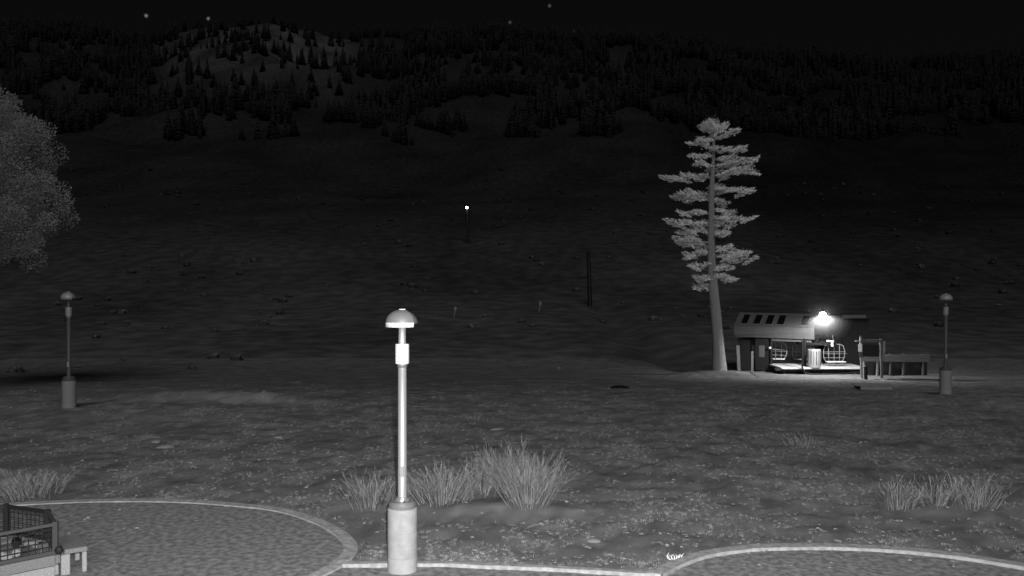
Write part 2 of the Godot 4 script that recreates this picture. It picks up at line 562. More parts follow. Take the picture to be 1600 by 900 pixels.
	bx(st, Transform3D(Basis(ax, Vector3.UP, ax.cross(Vector3.UP)), P.call(L / 2, 2.75, W / 2)), Vector3(L - 0.2, 0.1, W - 0.5))
	obj("soffit", st, M.dark_metal, t)
	# a pale beam just under the skirt
	st = new_st()
	beam(st, P.call(0.3, 2.48, 0.35), P.call(3.3, 2.48, 0.35), 0.14, 0.2, 0.01)
	obj("edge_beam", st, M.hood_sheet, t)
	# columns
	for c in [[0.75, 0.2], [3.35, 0.3], [0.75, 3.2]]:
		st = new_st()
		tube(st, [P.call(c[0], -0.1, c[1]), P.call(c[0], 2.7, c[1])], [0.12], 14)
		bx(st, at(P.call(c[0], 0.08, c[1])), Vector3(0.5, 0.1, 0.5), 0.02)
		obj("column", st, M.black_metal, t)
	# dark machine housing under the far end, with a lighter door
	st = new_st()
	bx(st, Transform3D(Basis(ax, Vector3.UP, ax.cross(Vector3.UP)), P.call(5.2, 1.2, 1.9)), Vector3(1.8, 2.5, 2.6), 0.03)
	var house := obj("machine_housing", st, M.dark_timber, t)
	st = new_st()
	beam(st, P.call(4.45, 1.45, 0.585), P.call(4.95, 1.45, 0.585), 0.03, 1.0, 0.008)
	obj("door", st, M.mid_panel, house)
	st = new_st()
	beam(st, P.call(3.4, 1.3, 0.3), P.call(4.6, 1.3, 0.3), 0.04, 2.5, 0.01)
	var screen := obj("side_screen", st, M.dark_timber, t)
	st = new_st()
	beam(st, P.call(3.85, 1.55, 0.27), P.call(4.3, 1.55, 0.27), 0.02, 0.9, 0.006)
	obj("panel", st, M.mid_panel, screen)
	st = new_st()
	lathe(st, [[0.0, -0.1], [0.1, -0.06, 1], [0.1, 0.06, 2], [0.0, 0.1, 3]], 12, 0.0, TAU, P.call(3.38, 1.85, 0.1))
	obj("reflector", st, M.white_board, screen)
	# bullwheel under the near end
	st = new_st()
	var hub: Vector3 = P.call(0.3, 2.28, 1.6)
	lathe(st, [[1.42, -0.09], [1.5, -0.09, 1], [1.5, -0.03, 2], [1.44, 0.0, 3], [1.5, 0.03, 4], [1.5, 0.09, 5], [1.42, 0.09, 6], [1.42, -0.09, 7]], 40, 0.0, TAU, hub)
	var wheel := obj("bullwheel", st, M.dark_metal, t)
	for k in 8:
		st = new_st()
		var a := TAU * k / 8.0
		beam(st, hub + Vector3(cos(a), 0, sin(a)) * 0.15, hub + Vector3(cos(a), 0, sin(a)) * 1.43, 0.08, 0.1)
		obj("spoke", st, M.dark_metal, wheel)
	st = new_st()
	lathe(st, [[0.0, -0.15], [0.18, -0.15, 1], [0.18, 0.6, 2], [0.0, 0.6, 3]], 16, 0.0, TAU, hub)
	obj("hub", st, M.dark_metal, wheel)

func make_floodlight() -> void:
	var where := Vector3(21.85, 2.86, -62.3)
	var t := thing("floodlight", "glaring white floodlight on a dark bracket at the lift terminal's near end", "floodlight", where)
	var st := new_st()
	tube(st, [Vector3(0.0, 0.36, -0.1), Vector3(0.1, 0.42, -0.5), Vector3(0.75, 0.0, -3.75)], [0.045, 0.05, 0.06], 8)
	obj("bracket", st, M.black_metal, t)
	st = new_st()
	lathe(st, [[0.13, 0.225], [0.125, 0.28, 1], [0.09, 0.33, 1], [0.05, 0.36, 1], [0.0, 0.36, 2]], 24)
	obj("lamp_shade", st, M.black_metal, t)
	var bulb := MeshInstance3D.new()
	var sm := SphereMesh.new()
	sm.radius = 0.245; sm.height = 0.48; sm.radial_segments = 24; sm.rings = 12
	bulb.mesh = sm
	bulb.material_override = M.glow
	bulb.name = "bulb"
	t.add_child(bulb, true)
	var l := SpotLight3D.new()
	l.name = "bulb_light"
	l.position = Vector3(0, -0.02, 0)
	l.rotation_degrees = Vector3(-85, -70, 0)
	l.light_energy = 85.0
	l.light_size = 0.1
	l.spot_angle = 87.0
	l.spot_angle_attenuation = 0.4
	l.spot_range = 120.0
	l.spot_attenuation = 2.0
	l.shadow_enabled = true
	t.add_child(l, true)
	for k in 7:        # fog shells added to stand in for the lamp's lens bloom, thinning outwards
		var bloom_fog := FogVolume.new()
		bloom_fog.name = numbered("bloom_fog")
		bloom_fog.shape = RenderingServer.FOG_VOLUME_SHAPE_ELLIPSOID
		bloom_fog.size = Vector3.ONE * [1.0, 1.4, 1.8, 2.3, 2.8, 3.4, 4.0][k]
		var fm := FogMaterial.new()
		fm.density = [0.016, 0.011, 0.008, 0.006, 0.004, 0.003, 0.0018][k]
		fm.albedo = Color(0.9, 0.9, 0.9)
		bloom_fog.material = fm
		bloom_fog.position = where
		add_child(bloom_fog, true)
		tag(bloom_fog, "", "", "", "stuff")

# ------------------------------------------------------------------ the scene
func _ready() -> void:
	# camera
	var cam := Camera3D.new()
	cam.name = "camera"
	cam.fov = 35.98
	cam.near = 0.1
	cam.far = 6000.0
	cam.position = Vector3(0, EYE, 0)
	cam.rotation_degrees = Vector3(-0.455, 0, 0)
	add_child(cam)
	cam.current = true

	# sky: night air, slightly paler low down, with a few stars
	rng.seed = 11
	var pano := Image.create(4096, 2048, false, Image.FORMAT_RGBAF)
	for y in 2048:
		var up := PI / 2 - (y + 0.5) / 2048.0 * PI
		var v := 0.0026 + 0.0012 * exp(-maxf(up, 0.0) * 3.0)
		if up < 0.0: v = 0.0026
		pano.fill_rect(Rect2i(0, y, 4096, 1), Color(v, v, v, 1))
	var stars := [[-0.4127, 0.2987, 0.5], [-0.3427, 0.2944, 0.45], [-0.0036, 0.2915, 0.14], [0.0418, 0.3095, 0.2], [0.0685, 0.28, 0.14], [0.3405, 0.2496, 0.3], [0.3802, 0.241, 0.26]]
	for s in stars:        # [x / depth, y / depth, brightness]
		var az: float = atan(s[0])
		var el: float = atan2(s[1], sqrt(1.0 + s[0] * s[0]))
		put_star(pano, az, el, s[2])
	for k in 900:
		var az := rng.randf_range(-PI, PI)
		var el := asin(rng.randf_range(0.05, 1.0))
		if absf(az) < 0.62 and el < 0.36: continue
		put_star(pano, az, el, 0.05 + 0.35 * pow(rng.randf(), 5.0))
	var sky_mat := PanoramaSkyMaterial.new()
	sky_mat.panorama = ImageTexture.create_from_image(pano)
	var env := Environment.new()
	env.background_mode = Environment.BG_SKY
	env.sky = Sky.new()
	env.sky.sky_material = sky_mat
	env.tonemap_mode = Environment.TONE_MAPPER_LINEAR
	env.tonemap_exposure = 1.0
	env.sdfgi_enabled = true
	env.ssao_enabled = true
	env.ssil_enabled = true
	env.volumetric_fog_enabled = true
	env.volumetric_fog_density = 0.0
	var we := WorldEnvironment.new()
	we.name = "world_environment"
	we.environment = env
	add_child(we)

	# the moon, behind the viewer
	var moon := DirectionalLight3D.new()
	moon.name = "moon"
	moon.light_energy = 0.27
	moon.light_angular_distance = 26.0
	moon.light_color = Color(1, 1, 1)
	moon.rotation_degrees = Vector3(-33, 7.1, 0)
	moon.shadow_enabled = true
	add_child(moon)

	setup_materials()
	setup_ground()
	var illum := thing("infrared_illuminator", "small camera illuminator on a thin mast behind the viewer", "illuminator", Vector3(0.25, 0, 0.7))
	var st := new_st()
	tube(st, [Vector3(0, -0.1, 0), Vector3(0, 5.75, 0)], [0.06], 12)
	obj("mast", st, M.steel, illum)
	st = new_st()
	bx(st, at(Vector3(0, 5.72, -0.15)), Vector3(0.3, 0.22, 0.2), 0.02)
	obj("lamp_housing", st, M.black_metal, illum)
	st = new_st()
	bx(st, at(Vector3(0, 5.72, -0.256)), Vector3(0.24, 0.16, 0.008))
	obj("lamp_lens", st, M.dim_glow, illum)
	var fl := SpotLight3D.new()
	fl.name = "lamp_light"
	fl.position = Vector3(0, 5.72, -0.3)
	fl.rotation_degrees = Vector3(-8, 2, 0)
	fl.light_energy = 480.0
	fl.light_size = 0.08
	fl.spot_angle = 52.0
	fl.spot_angle_attenuation = 1.0
	fl.spot_range = 400.0
	fl.spot_attenuation = 2.0
	fl.shadow_enabled = true
	illum.add_child(fl, true)

	build_land()
	make_terminal()
	build_lift_surroundings()
	make_floodlight()
	build_lamp_posts()
	build_trees()
	build_fire_pit()
	build_plants()
	build_small_things()

func put_star(im: Image, az: float, el: float, v: float) -> void:
	# the panorama begins at -z and goes round by +x
	var x := int(round(az / TAU * 4096.0))
	var y := int((0.5 - el / PI) * 2048.0)
	im.set_pixel(posmod(x, 4096), clampi(y, 0, 2047), Color(v, v, v, 1))

func setup_materials() -> void:
	var fine := noise_tex(0.05, 0.72, 1.0, 3)
	var coarse := noise_tex(0.012, 0.7, 1.0, 5)
	var speck := noise_tex(0.16, 0.55, 1.0, 8, 512, 3)
	var bumps := noise_tex(0.06, 0.0, 1.0, 9)
	M.fine = fine; M.bumps = bumps
	M.turf = mat(1.0, 1.0, 0.0, noise_tex(0.12, 0.7, 1.0, 8, 1024, 4), 0.35, 2.2, noise_tex(0.17, 0.0, 1.0, 54, 1024, 5))
	M.turf.vertex_color_use_as_albedo = true
	M.turf.metallic_specular = 0.1
	M.slope = mat(1.0, 1.0, 0.0, noise_tex(0.02, 0.6, 1.0, 21, 1024, 6), 0.012)
	M.slope.vertex_color_use_as_albedo = true
	M.slope.metallic_specular = 0.0
	M.grass = mat(1.0, 1.0)
	M.grass.vertex_color_use_as_albedo = true
	M.grass.metallic_specular = 0.1
	M.paving = mat(0.46, 0.95, 0.0, noise_tex(0.022, 0.6, 1.0, 51, 1024, 6), 0.22, 0.8, noise_tex(0.2, 0.0, 1.0, 53, 512, 3))
	M.paving.metallic_specular = 0.1
	M.kerb = mat(0.6, 0.9, 0.0, noise_tex(0.02, 0.7, 1.0, 61, 512, 5), 0.5, 0.3, bumps)
	M.concrete = mat(0.46, 0.9, 0.0, noise_tex(0.012, 0.84, 1.0, 52, 512, 5), 0.6, 0.12, bumps)
	M.galvanised = mat(0.66, 0.4, 0.6)
	M.faded_trim = mat(0.2, 0.6, 0.2)
	M.faded_pole = mat(0.07, 0.6, 0.2)
	M.faded_concrete = mat(0.24, 0.95, 0.0, fine, 0.6)
	M.flange = mat(0.42, 0.34, 0.6)
	M.white_paint = mat(0.86, 0.45)
	M.hood_metal = mat(0.16, 0.5, 0.2)
	M.shell_metal = mat(0.24, 0.5, 0.2)
	M.hood_sheet = mat(0.15, 0.45, 0.25, noise_tex(0.02, 0.85, 1.0, 31), 0.5)
	M.steel = mat(0.22, 0.5, 0.2)
	M.drum_metal = mat(0.24, 0.5, 0.1)
	M.pale_seat = mat(0.6, 0.7)
	M.dark_metal = mat(0.02, 0.7)
	M.black_metal = mat(0.012, 0.45)
	M.dark_timber = mat(0.022, 0.9, 0.0, fine, 1.0)
	M.mid_panel = mat(0.09, 0.8)
	M.timber = mat(0.11, 0.9, 0.0, fine, 1.5)
	M.pale_timber = mat(0.26, 0.85, 0.0, fine, 1.5)
	M.white_board = mat(0.75, 0.7)
	M.dark_glass = mat(0.006, 0.15)
	M.gravel = mat(0.2, 1.0, 0.0, speck, 0.6, 3.0, bumps)
	M.platform = mat(0.6, 0.9, 0.0, fine, 0.8)
	M.bark = mat(0.48, 1.0, 0.0, noise_tex(0.06, 0.45, 1.0, 41), 0.9, 6.0, bumps)
	M.bark.uv1_scale = Vector3(1.1, 0.3, 1.1)
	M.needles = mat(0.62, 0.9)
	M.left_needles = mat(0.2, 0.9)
	M.left_needles.metallic_specular = 0.1
	M.needles.metallic_specular = 0.1
	M.far_needles = mat(0.026, 1.0)
	M.far_needles.metallic_specular = 0.0
	M.shrub = mat(1.0, 1.0)
	M.shrub.vertex_color_use_as_albedo = true
	M.shrub.metallic_specular = 0.1
	M.rock = mat(0.36, 1.0, 0.0, fine, 2.0, 1.0, bumps)
	M.mesh_metal = mat(0.03, 0.6, 0.3)
	M.rail_metal = mat(0.085, 0.6, 0.2)
	M.stone = mat(0.32, 0.95, 0.0, fine, 1.2, 0.8, bumps)
	M.pale_stone = mat(0.5, 0.9, 0.0, fine, 1.2, 0.4, bumps)
	M.log = mat(0.5, 0.9, 0.0, fine, 2.0)
	M.glow = mat(0.8, 0.5)
	M.glow.emission_enabled = true
	M.glow.emission = Color(1, 1, 1)
	M.glow.emission_energy_multiplier = 26.0
	M.dim_glow = mat(0.1, 0.3)
	M.dim_glow.emission_enabled = true
	M.dim_glow.emission = Color(1, 1, 1)
	M.dim_glow.emission_energy_multiplier = 0.5

func setup_ground() -> void:
	N1.seed = 4; N1.frequency = 0.9; N1.fractal_octaves = 3
	N2.seed = 7; N2.frequency = 2.2; N2.fractal_octaves = 2
	N3.seed = 15; N3.frequency = 0.02; N3.fractal_octaves = 4
	N4.seed = 19; N4.frequency = 0.28; N4.fractal_octaves = 3
	left_patio = smooth_line(PackedVector2Array([Vector2(-18.5, -19.2), Vector2(-14.9, -20.0), Vector2(-12.3, -20.7), Vector2(-10.65, -21.1), Vector2(-9.19, -21.23), Vector2(-7.62, -21.11), Vector2(-5.96, -20.63), Vector2(-5.1, -20.18), Vector2(-4.17, -19.27), Vector2(-3.5, -18.3), Vector2(-3.17, -17.43), Vector2(-3.2, -16.64), Vector2(-3.37, -16.09), Vector2(-3.9, -15.2), Vector2(-5.2, -13.8), Vector2(-7.5, -12.4)]))
	front_kerb = smooth_line(PackedVector2Array([Vector2(-3.12, -16.36), Vector2(-2.31, -16.38), Vector2(-1.2, -16.4), Vector2(-0.6, -16.3), Vector2(0.58, -16.16), Vector2(1.5, -16.0), Vector2(2.2, -15.87), Vector2(2.66, -15.8)]))
	right_path = smooth_line(PackedVector2Array([Vector2(2.55, -15.75), Vector2(3.07, -16.41), Vector2(3.67, -16.95), Vector2(4.36, -17.27), Vector2(5.03, -17.43), Vector2(6.3, -17.47), Vector2(7.5, -17.27), Vector2(8.52, -16.87), Vector2(9.39, -16.27), Vector2(10.2, -15.6), Vector2(11.4, -14.4)]))

func build_land() -> void:
	var a := PackedVector2Array(left_patio)
	var b := PackedVector2Array(right_path)
	var kerb_left := left_patio.duplicate()
	var kerb_right := right_path.duplicate()
	a.append_array(PackedVector2Array([Vector2(-8, -6), Vector2(-19, -6)]))
	var front := PackedVector2Array(front_kerb)
	front.append_array(b)
	front.append_array(PackedVector2Array([Vector2(12, -6), Vector2(-8, -6), Vector2(-7.5, -12.2), Vector2(-5.1, -13.7), Vector2(-3.8, -15.1), Vector2(-3.3, -16.0)]))
	left_patio = a.duplicate()
	left_patio.append(left_patio[0])
	right_path = front.duplicate()
	right_path.append(right_path[0])
	mounds = [[-3.0, -20.7, 1.4, 0.9, 0.05], [-0.4, -20.5, 2.7, 1.1, 0.09], [1.1, -20.4, 1.6, 0.8, 0.06], [9.9, -20.4, 1.7, 0.9, 0.08],
		[-15.0, -40.5, 7.0, 2.4, 0.42], [-10.5, -40.0, 4.0, 1.6, 0.28], [-16.0, -36.5, 9.0, 6.0, 0.25], [-27, -41, 8, 3, 0.3], [15.5, -46.0, 3.0, 2.0, 0.12], [20.45, -41.8, 8.0, 5.0, 0.22], [14.9, -64.0, 4.5, 3.5, 0.36]]
	var meadow := func(x: float, z: float, _y: float) -> float:
		var d := -z
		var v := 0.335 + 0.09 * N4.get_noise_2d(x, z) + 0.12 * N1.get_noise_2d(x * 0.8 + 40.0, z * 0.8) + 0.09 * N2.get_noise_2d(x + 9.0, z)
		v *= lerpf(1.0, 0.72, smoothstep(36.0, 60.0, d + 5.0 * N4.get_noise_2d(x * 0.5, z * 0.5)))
		if d < 24.0 and d > 15.0 and x > -3.0: v += 0.03
		v = lerpf(v, 0.38 + 0.1 * N2.get_noise_2d(x * 0.5, z * 2.0), bare(x, z))
		return clampf(v, 0.08, 0.5)
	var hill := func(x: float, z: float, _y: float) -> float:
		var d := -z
		var v := lookup([[70, 0.17], [110, 0.135], [160, 0.09], [230, 0.056], [320, 0.043], [480, 0.033], [2000, 0.031]], d)  # albedo drops with distance: the fading of the light is painted in
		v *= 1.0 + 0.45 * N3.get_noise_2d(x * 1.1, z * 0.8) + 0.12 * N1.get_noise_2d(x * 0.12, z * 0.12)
		v *= lerpf(1.0, 0.6, smoothstep(24.0, 60.0, x - 0.1 * d) * smoothstep(72.0, 100.0, d))  # right side darkened in colour to imitate the illuminator beam falling off
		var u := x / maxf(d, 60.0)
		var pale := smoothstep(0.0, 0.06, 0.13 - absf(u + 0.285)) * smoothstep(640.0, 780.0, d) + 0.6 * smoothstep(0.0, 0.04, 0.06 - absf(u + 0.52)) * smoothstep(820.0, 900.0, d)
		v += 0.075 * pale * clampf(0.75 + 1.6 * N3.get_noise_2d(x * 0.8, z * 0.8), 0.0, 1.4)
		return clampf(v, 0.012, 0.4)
	var none := func(_x: float, _z: float) -> float: return 0.0
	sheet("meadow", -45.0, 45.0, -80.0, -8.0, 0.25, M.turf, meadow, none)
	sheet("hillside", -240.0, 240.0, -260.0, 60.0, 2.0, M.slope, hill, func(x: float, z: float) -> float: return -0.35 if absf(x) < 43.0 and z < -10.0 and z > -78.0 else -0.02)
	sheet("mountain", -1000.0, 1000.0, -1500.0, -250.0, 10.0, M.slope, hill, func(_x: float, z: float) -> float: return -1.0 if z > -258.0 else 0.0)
	paving("patio", a, 0.0, M.paving)
	paving("path", front, -0.006, M.paving)
	kerb("kerb", kerb_left, 0.29, 0.022, M.kerb)
	kerb("kerb", kerb_right, 0.28, 0.055, M.kerb)
	kerb("kerb", front_kerb, 0.17, 0.06, M.kerb)

	# grass nobody could count
	rng.seed = 77
	var g := new_st()
	for k in 7:
		var az := rng.randf() * TAU
		var o := Vector3(cos(az), 0, sin(az))
		var r := o * rng.randf() * 0.09
		blade(g, r, r + o * 0.03 + Vector3.UP * 0.035, r + o * 0.09 + Vector3.UP * rng.randf_range(0.03, 0.07), 0.011, o.cross(Vector3.UP))
	g.generate_normals()
	var tuft := g.commit()
	var places := []
	var shades := []
	for k in 80000:
		var d := 15.5 + 50.0 * pow(rng.randf(), 1.7)
		var x := rng.randf_range(-0.68, 0.68) * d
		var z := -d
		var keep := N4.get_noise_2d(x, z) * 0.9 + N1.get_noise_2d(x * 0.8 + 40.0, z * 0.8) * 0.8
		if keep < rng.randf_range(-0.45, 0.35) + 0.9 * smoothstep(28.0, 64.0, d): continue
		if bare(x, z) > 0.3: continue
		var y := ground(x, z)
		if y <= -0.055 and d < 24.0: continue
		if d < 24.0 and minf(edge_distance(Vector2(x, z), left_patio), edge_distance(Vector2(x, z), right_path)) < 0.17: continue
		var s := rng.randf_range(0.45, 1.05)
		places.append(Transform3D(Basis(Vector3.UP, rng.randf() * TAU).scaled(Vector3(s, s * rng.randf_range(0.5, 1.0), s)), Vector3(x, y - 0.01, z)))
		shades.append(clampf(0.25 + 0.11 * keep + rng.randfn() * 0.03, 0.14, 0.42))
	tag(scatter("grass", tuft, M.grass, places, shades), "short rough grass covering the meadow", "grass", "", "stuff")
	# pale dead leaves and clods
	g = new_st(); flat(g)
	tri(g, Vector3(-0.05, 0, -0.03), Vector3(0.0, 0.03, 0.045), Vector3(0.055, 0.0, -0.02))
	tri(g, Vector3(-0.05, 0, -0.03), Vector3(0.055, 0.0, -0.02), Vector3(0.01, 0.025, -0.055))
	tri(g, Vector3(-0.05, 0, -0.03), Vector3(-0.03, 0.05, 0.03), Vector3(0.0, 0.03, 0.045))
	g.generate_normals()
	var leaf := g.commit()
	places = []; shades = []
	for k in 2600:
		var d := rng.randf_range(16.3, 30.0)
		if k < 1100: d = rng.randf_range(16.2, 19.5)
		var x := rng.randf_range(-0.6, 0.6) * d
		if k < 1100: x = rng.randf_range(-2.6, 9.0)
		var z := -d
		var y := ground(x, z)
		if y <= -0.055:
			if rng.randf() > 0.12: continue
			y = 0.004
		elif N2.get_noise_2d(x * 0.4, z * 0.4) < 0.0:
			continue
		var s := rng.randf_range(0.35, 1.0)
		places.append(Transform3D(Basis(Vector3.UP, rng.randf() * TAU).scaled(Vector3(s * 1.3, s * 0.6, s)), Vector3(x, y + 0.005, z)))
		shades.append(rng.randf_range(0.26, 0.44))
	tag(scatter("leaf_litter", leaf, M.grass, places, shades), "pale dead leaves strewn over the turf", "leaves", "", "stuff")
	# low sagebrush on the slopes
	g = new_st()
	rng.seed = 31
	for k in 26:
		var az := rng.randf() * TAU
		var o := Vector3(cos(az), 0, sin(az))
		var r := o * rng.randf() * 0.35
		tri(g, r - o.cross(Vector3.UP) * 0.22, r + o.cross(Vector3.UP) * 0.22, r + o * 0.25 + Vector3.UP * rng.randf_range(0.25, 0.6))
	g.generate_normals()
	var brush := g.commit()
	places = []; shades = []
	for k in 800:
		var d := rng.randf_range(66.0, 420.0)
		var x := rng.randf_range(-0.62, 0.62) * d
		if N3.get_noise_2d(x * 1.2 + 70.0, d * 1.2) < -0.05 + 0.35 * (1.0 - smoothstep(60.0, 130.0, d)): continue
		if d < 100.0 and x > 8.0: continue
		var s := rng.randf_range(0.3, 0.9) * (1.0 + d / 250.0)
		places.append(Transform3D(Basis(Vector3.UP, rng.randf() * TAU).scaled(Vector3(s * 1.3, s, s * 1.3)), Vector3(x, ground(x, -d) - 0.05, -d)))
		shades.append(rng.randf_range(0.08, 0.16) * (1.0 - 0.5 * smoothstep(80.0, 260.0, d)))  # brush darkens with distance too, following the painted light falloff of the hill
	tag(scatter("sagebrush", brush, M.grass, places, shades), "low sagebrush scattered over the dark hillside", "brush", "", "stuff")
	# lit gravel apron in front of the terminal, following the ground
	g = new_st()
	g.set_smooth_group(0)
	var line := smooth_line(PackedVector2Array([Vector2(17.0, -62.3), Vector2(20.0, -62.2), Vector2(24.0, -61.6), Vector2(27.0, -59.5), Vector2(30.0, -57.5), Vector2(34.0, -57.0), Vector2(40.0, -57.5)]), 0.5)
	for i in line.size() - 1:
		var q := []
		for k in [i, i + 1]:
			var w := 2.0 + 0.5 * N4.get_noise_1d(k * 2.0)
			for s in [-1.0, -0.4, 0.2, 0.75]:
				var p := line[k] + Vector2(0, s * w)
				q.append(Vector3(p.x, ground(p.x, p.y) + (0.04 if absf(s) < 0.5 else -0.01) , p.y))
		for s in 3:
			quad(g, q[s], q[s + 1], q[s + 5], q[s + 4])
	tag(obj("gravel_apron", g, M.gravel), "", "", "", "structure")

func build_lamp_posts() -> void:
	var p := make_lamp_post("domed metal lamp post with bright white collar on a concrete base, nearest, beside the patio", Vector3(-2.0, -0.04, -16.15))
	fade_post(copy(p, on_ground(20.45, -41.8, 0.06), 0.0, "distant domed lamp post at the right, in front of the wooden fence"), M.faded_pole, M.faded_trim)
	fade_post(copy(p, on_ground(-18.0, -36.0, 0.06), 0.0, "distant domed lamp post at the left, below the big rounded pine"), M.faded_pole, M.faded_trim)

func fade_post(post: Node3D, metal: Material, trim: Material) -> void:   # the two far posts fade in the glare; painted in as darker colours
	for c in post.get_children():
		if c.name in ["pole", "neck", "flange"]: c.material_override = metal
		if c.name == "concrete_base": c.material_override = M.faded_concrete
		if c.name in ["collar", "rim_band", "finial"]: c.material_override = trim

func build_lift_surroundings() -> void:
	make_chair("silver hoop framed lift chair hanging in the open right of the round booth", Vector3(24.2, -0.78, -66.6), 0.1)
	var c0: Node3D = get_node("lift_chair")
	copy(c0, Vector3(20.55, -0.78, -69.1), -0.3, "silver lift chair hanging under the hood beside the left column")
	copy(c0, Vector3(22.6, -0.8, -69.2), 0.3, "dim lift chair hanging deep under the hood behind the front column")
	# loading platform
	var t := thing("loading_platform", "bright white loading platform under the lift chairs", "platform", Vector3(23.0, -1.11, -66.8))
	var st := new_st()
	bx(st, at(Vector3(0, -0.06, 0)), Vector3(6.4, 0.12, 3.4), 0.03)
	obj("deck", st, M.platform, t)
	st = new_st()
	bx(st, at(Vector3(0, -0.2, 1.45)), Vector3(6.3, 0.16, 0.12), 0.01)
	obj("edge_beam", st, M.black_metal, t)
	for x in [-2.9, 0.0, 2.9]:
		for z in [-1.4, 1.4]:
			st = new_st()
			bx(st, at(Vector3(x, -0.5, z)), Vector3(0.16, 0.62, 0.16), 0.01)
			obj("leg", st, M.black_metal, t)
	st = new_st()
	tube(st, [Vector3(-1.75, 2.0, 1.95), Vector3(-1.75, -0.02, 1.95), Vector3(-1.6, -0.3, 2.0), Vector3(-1.2, -0.42, 2.1), Vector3(1.6, -0.36, 2.1), Vector3(3.6, -0.22, 2.05)], [0.07, 0.07, 0.07, 0.06, 0.05, 0.05], 10)
	obj("guide_rail", st, M.black_metal, t)
	# round booth
	t = thing("operator_drum", "pale ribbed metal drum standing on the loading platform", "drum", Vector3(22.3, -1.11, -65.4))
	st = new_st()
	lathe(st, [[0.0, 0.0], [0.46, 0.0, 1], [0.48, 0.03, 2], [0.48, 1.3, 3], [0.46, 1.34, 4], [0.0, 1.36, 5]], 32)
	obj("shell", st, M.drum_metal, t)
	for k in 7:
		var a := -1.2 + k * 0.4
		st = new_st()
		bx(st, at(Vector3(sin(a) * 0.485, 0.72, cos(a) * 0.485), a), Vector3(0.05, 1.0, 0.02))
		obj("rib", st, M.dark_metal if k % 2 else M.mid_panel, t)
	# white bent pipe above the bullwheel
	t = thing("bent_pipe", "short bent white pipe above the right lift chair", "pipe", Vector3(23.55, 0.75, -66.0))
	st = new_st()
	beam(st, Vector3(-0.12, 0.06, 0), Vector3(0.36, 0.03, 0), 0.13, 0.13, 0.02)
	obj("arm", st, M.white_board, t)
	st = new_st()
	bx(st, at(Vector3(0.29, -0.19, 0)), Vector3(0.15, 0.34, 0.15), 0.02)
	obj("socket", st, M.white_board, t)
	# dark operator hut behind, with pale fascia
	t = thing("operator_hut", "dark timber operator hut with flat roof behind the lift chairs", "hut", Vector3(27.0, -1.78, -72.5))
	for k in 11:
		st = new_st()
		bx(st, at(Vector3(-1.55 + k * 0.31, 2.0, 1.2)), Vector3(0.3, 4.0, 0.05), 0.008)
		obj("plank", st, M.dark_timber, t)
	st = new_st()
	bx(st, at(Vector3(0, 2.0, -0.2)), Vector3(3.3, 4.0, 2.7), 0.0)
	obj("wall", st, M.dark_timber, t)
	st = new_st()
	bx(st, at(Vector3(-0.1, 4.18, -0.1)), Vector3(3.7, 0.3, 3.4), 0.03)
	var roof := obj("roof", st, M.dark_metal, t)
	st = new_st()
	bx(st, at(Vector3(0.35, 4.21, 1.65)), Vector3(1.9, 0.28, 0.06), 0.01)
	obj("fascia", st, M.mid_panel, roof)
	# timber gate with notice boards
	t = thing("notice_frame", "timber frame of two posts and crossbeam with white notice boards", "sign frame", on_ground(24.3, -60.0, 0.1), 0.05)
	for s in [0, 1]:
		st = new_st()
		beam(st, Vector3(-0.62 + s * 1.38, -0.1, 0), Vector3(-0.72 + s * 1.4, 2.75 + 0.1 * (1 - s), 0), 0.14, 0.14, 0.015)
		obj("post", st, M.pale_timber if s == 0 else M.timber, t)
	st = new_st()
	beam(st, Vector3(-0.7, 2.62, 0.1), Vector3(0.72, 2.62, 0.1), 0.1, 0.2, 0.015)
	obj("crossbeam", st, M.timber, t)
	st = new_st()
	bx(st, at(Vector3(0.0, 1.98, 0.0)), Vector3(1.16, 0.85, 0.05), 0.01)
	obj("dark_board", st, M.dark_timber, t)
	st = new_st()
	bx(st, at(Vector3(-0.8, 2.15, 0.1)), Vector3(0.26, 0.5, 0.03), 0.006)
	obj("notice_board", st, M.white_board, t)
	st = new_st()
	bx(st, at(Vector3(-0.76, 1.68, 0.1)), Vector3(0.24, 0.36, 0.03), 0.006)
	obj("notice_board", st, M.timber, t)
	st = new_st()
	bx(st, at(Vector3(0.86, 2.2, 0.1)), Vector3(0.16, 0.84, 0.03), 0.006)
	obj("notice_board", st, M.pale_timber, t)
	st = new_st()
	tube(st, [Vector3(-1.1, 2.62, 0.05), Vector3(-0.72, 2.62, 0.05)], [0.05], 8)
	tube(st, [Vector3(-0.72, 2.7, 0.0), Vector3(-0.74, 2.95, 0.0)], [0.08, 0.05], 8)
	obj("bracket", st, M.pale_timber, t)
	# bollard
	t = thing("bollard", "short black bollard beside the notice frame's left post", "bollard", on_ground(23.4, -58.6, 0.05))
	st = new_st()
	lathe(st, [[0.11, 0.0], [0.11, 0.75, 1], [0.13, 0.78, 2], [0.13, 0.9, 3], [0.08, 0.96, 4], [0.0, 0.97, 5]], 16)
	obj("stem", st, M.black_metal, t)
	# fence
	t = thing("fence", "grey board fence on posts right of the notice frame", "fence", on_ground(27.0, -63.0))
	var x := -1.95
	while x < 2.8:
		st = new_st()
		bx(st, at(Vector3(x, 0.7, -0.08)), Vector3(0.13, 1.75, 0.13), 0.012)
		obj("post", st, M.pale_timber if x < -0.5 else M.timber, t)
		x += 0.93 if x < 0.0 else 1.4
	for k in 3:
		for r in 2:
			st = new_st()
			bx(st, at(Vector3(-1.35 + k * 1.62, 1.17 + r * 0.28 - 0.02 * k, 0.01)), Vector3(1.6, 0.26, 0.04), 0.008)
			obj("board", st, M.timber, t)
	st = new_st()
	bx(st, at(Vector3(0.3, 0.5, -0.4)), Vector3(4.8, 0.95, 0.03), 0.0)
	obj("dark_backing", st, M.dark_timber, t)  # solid dark sheet behind the lower part of the fence
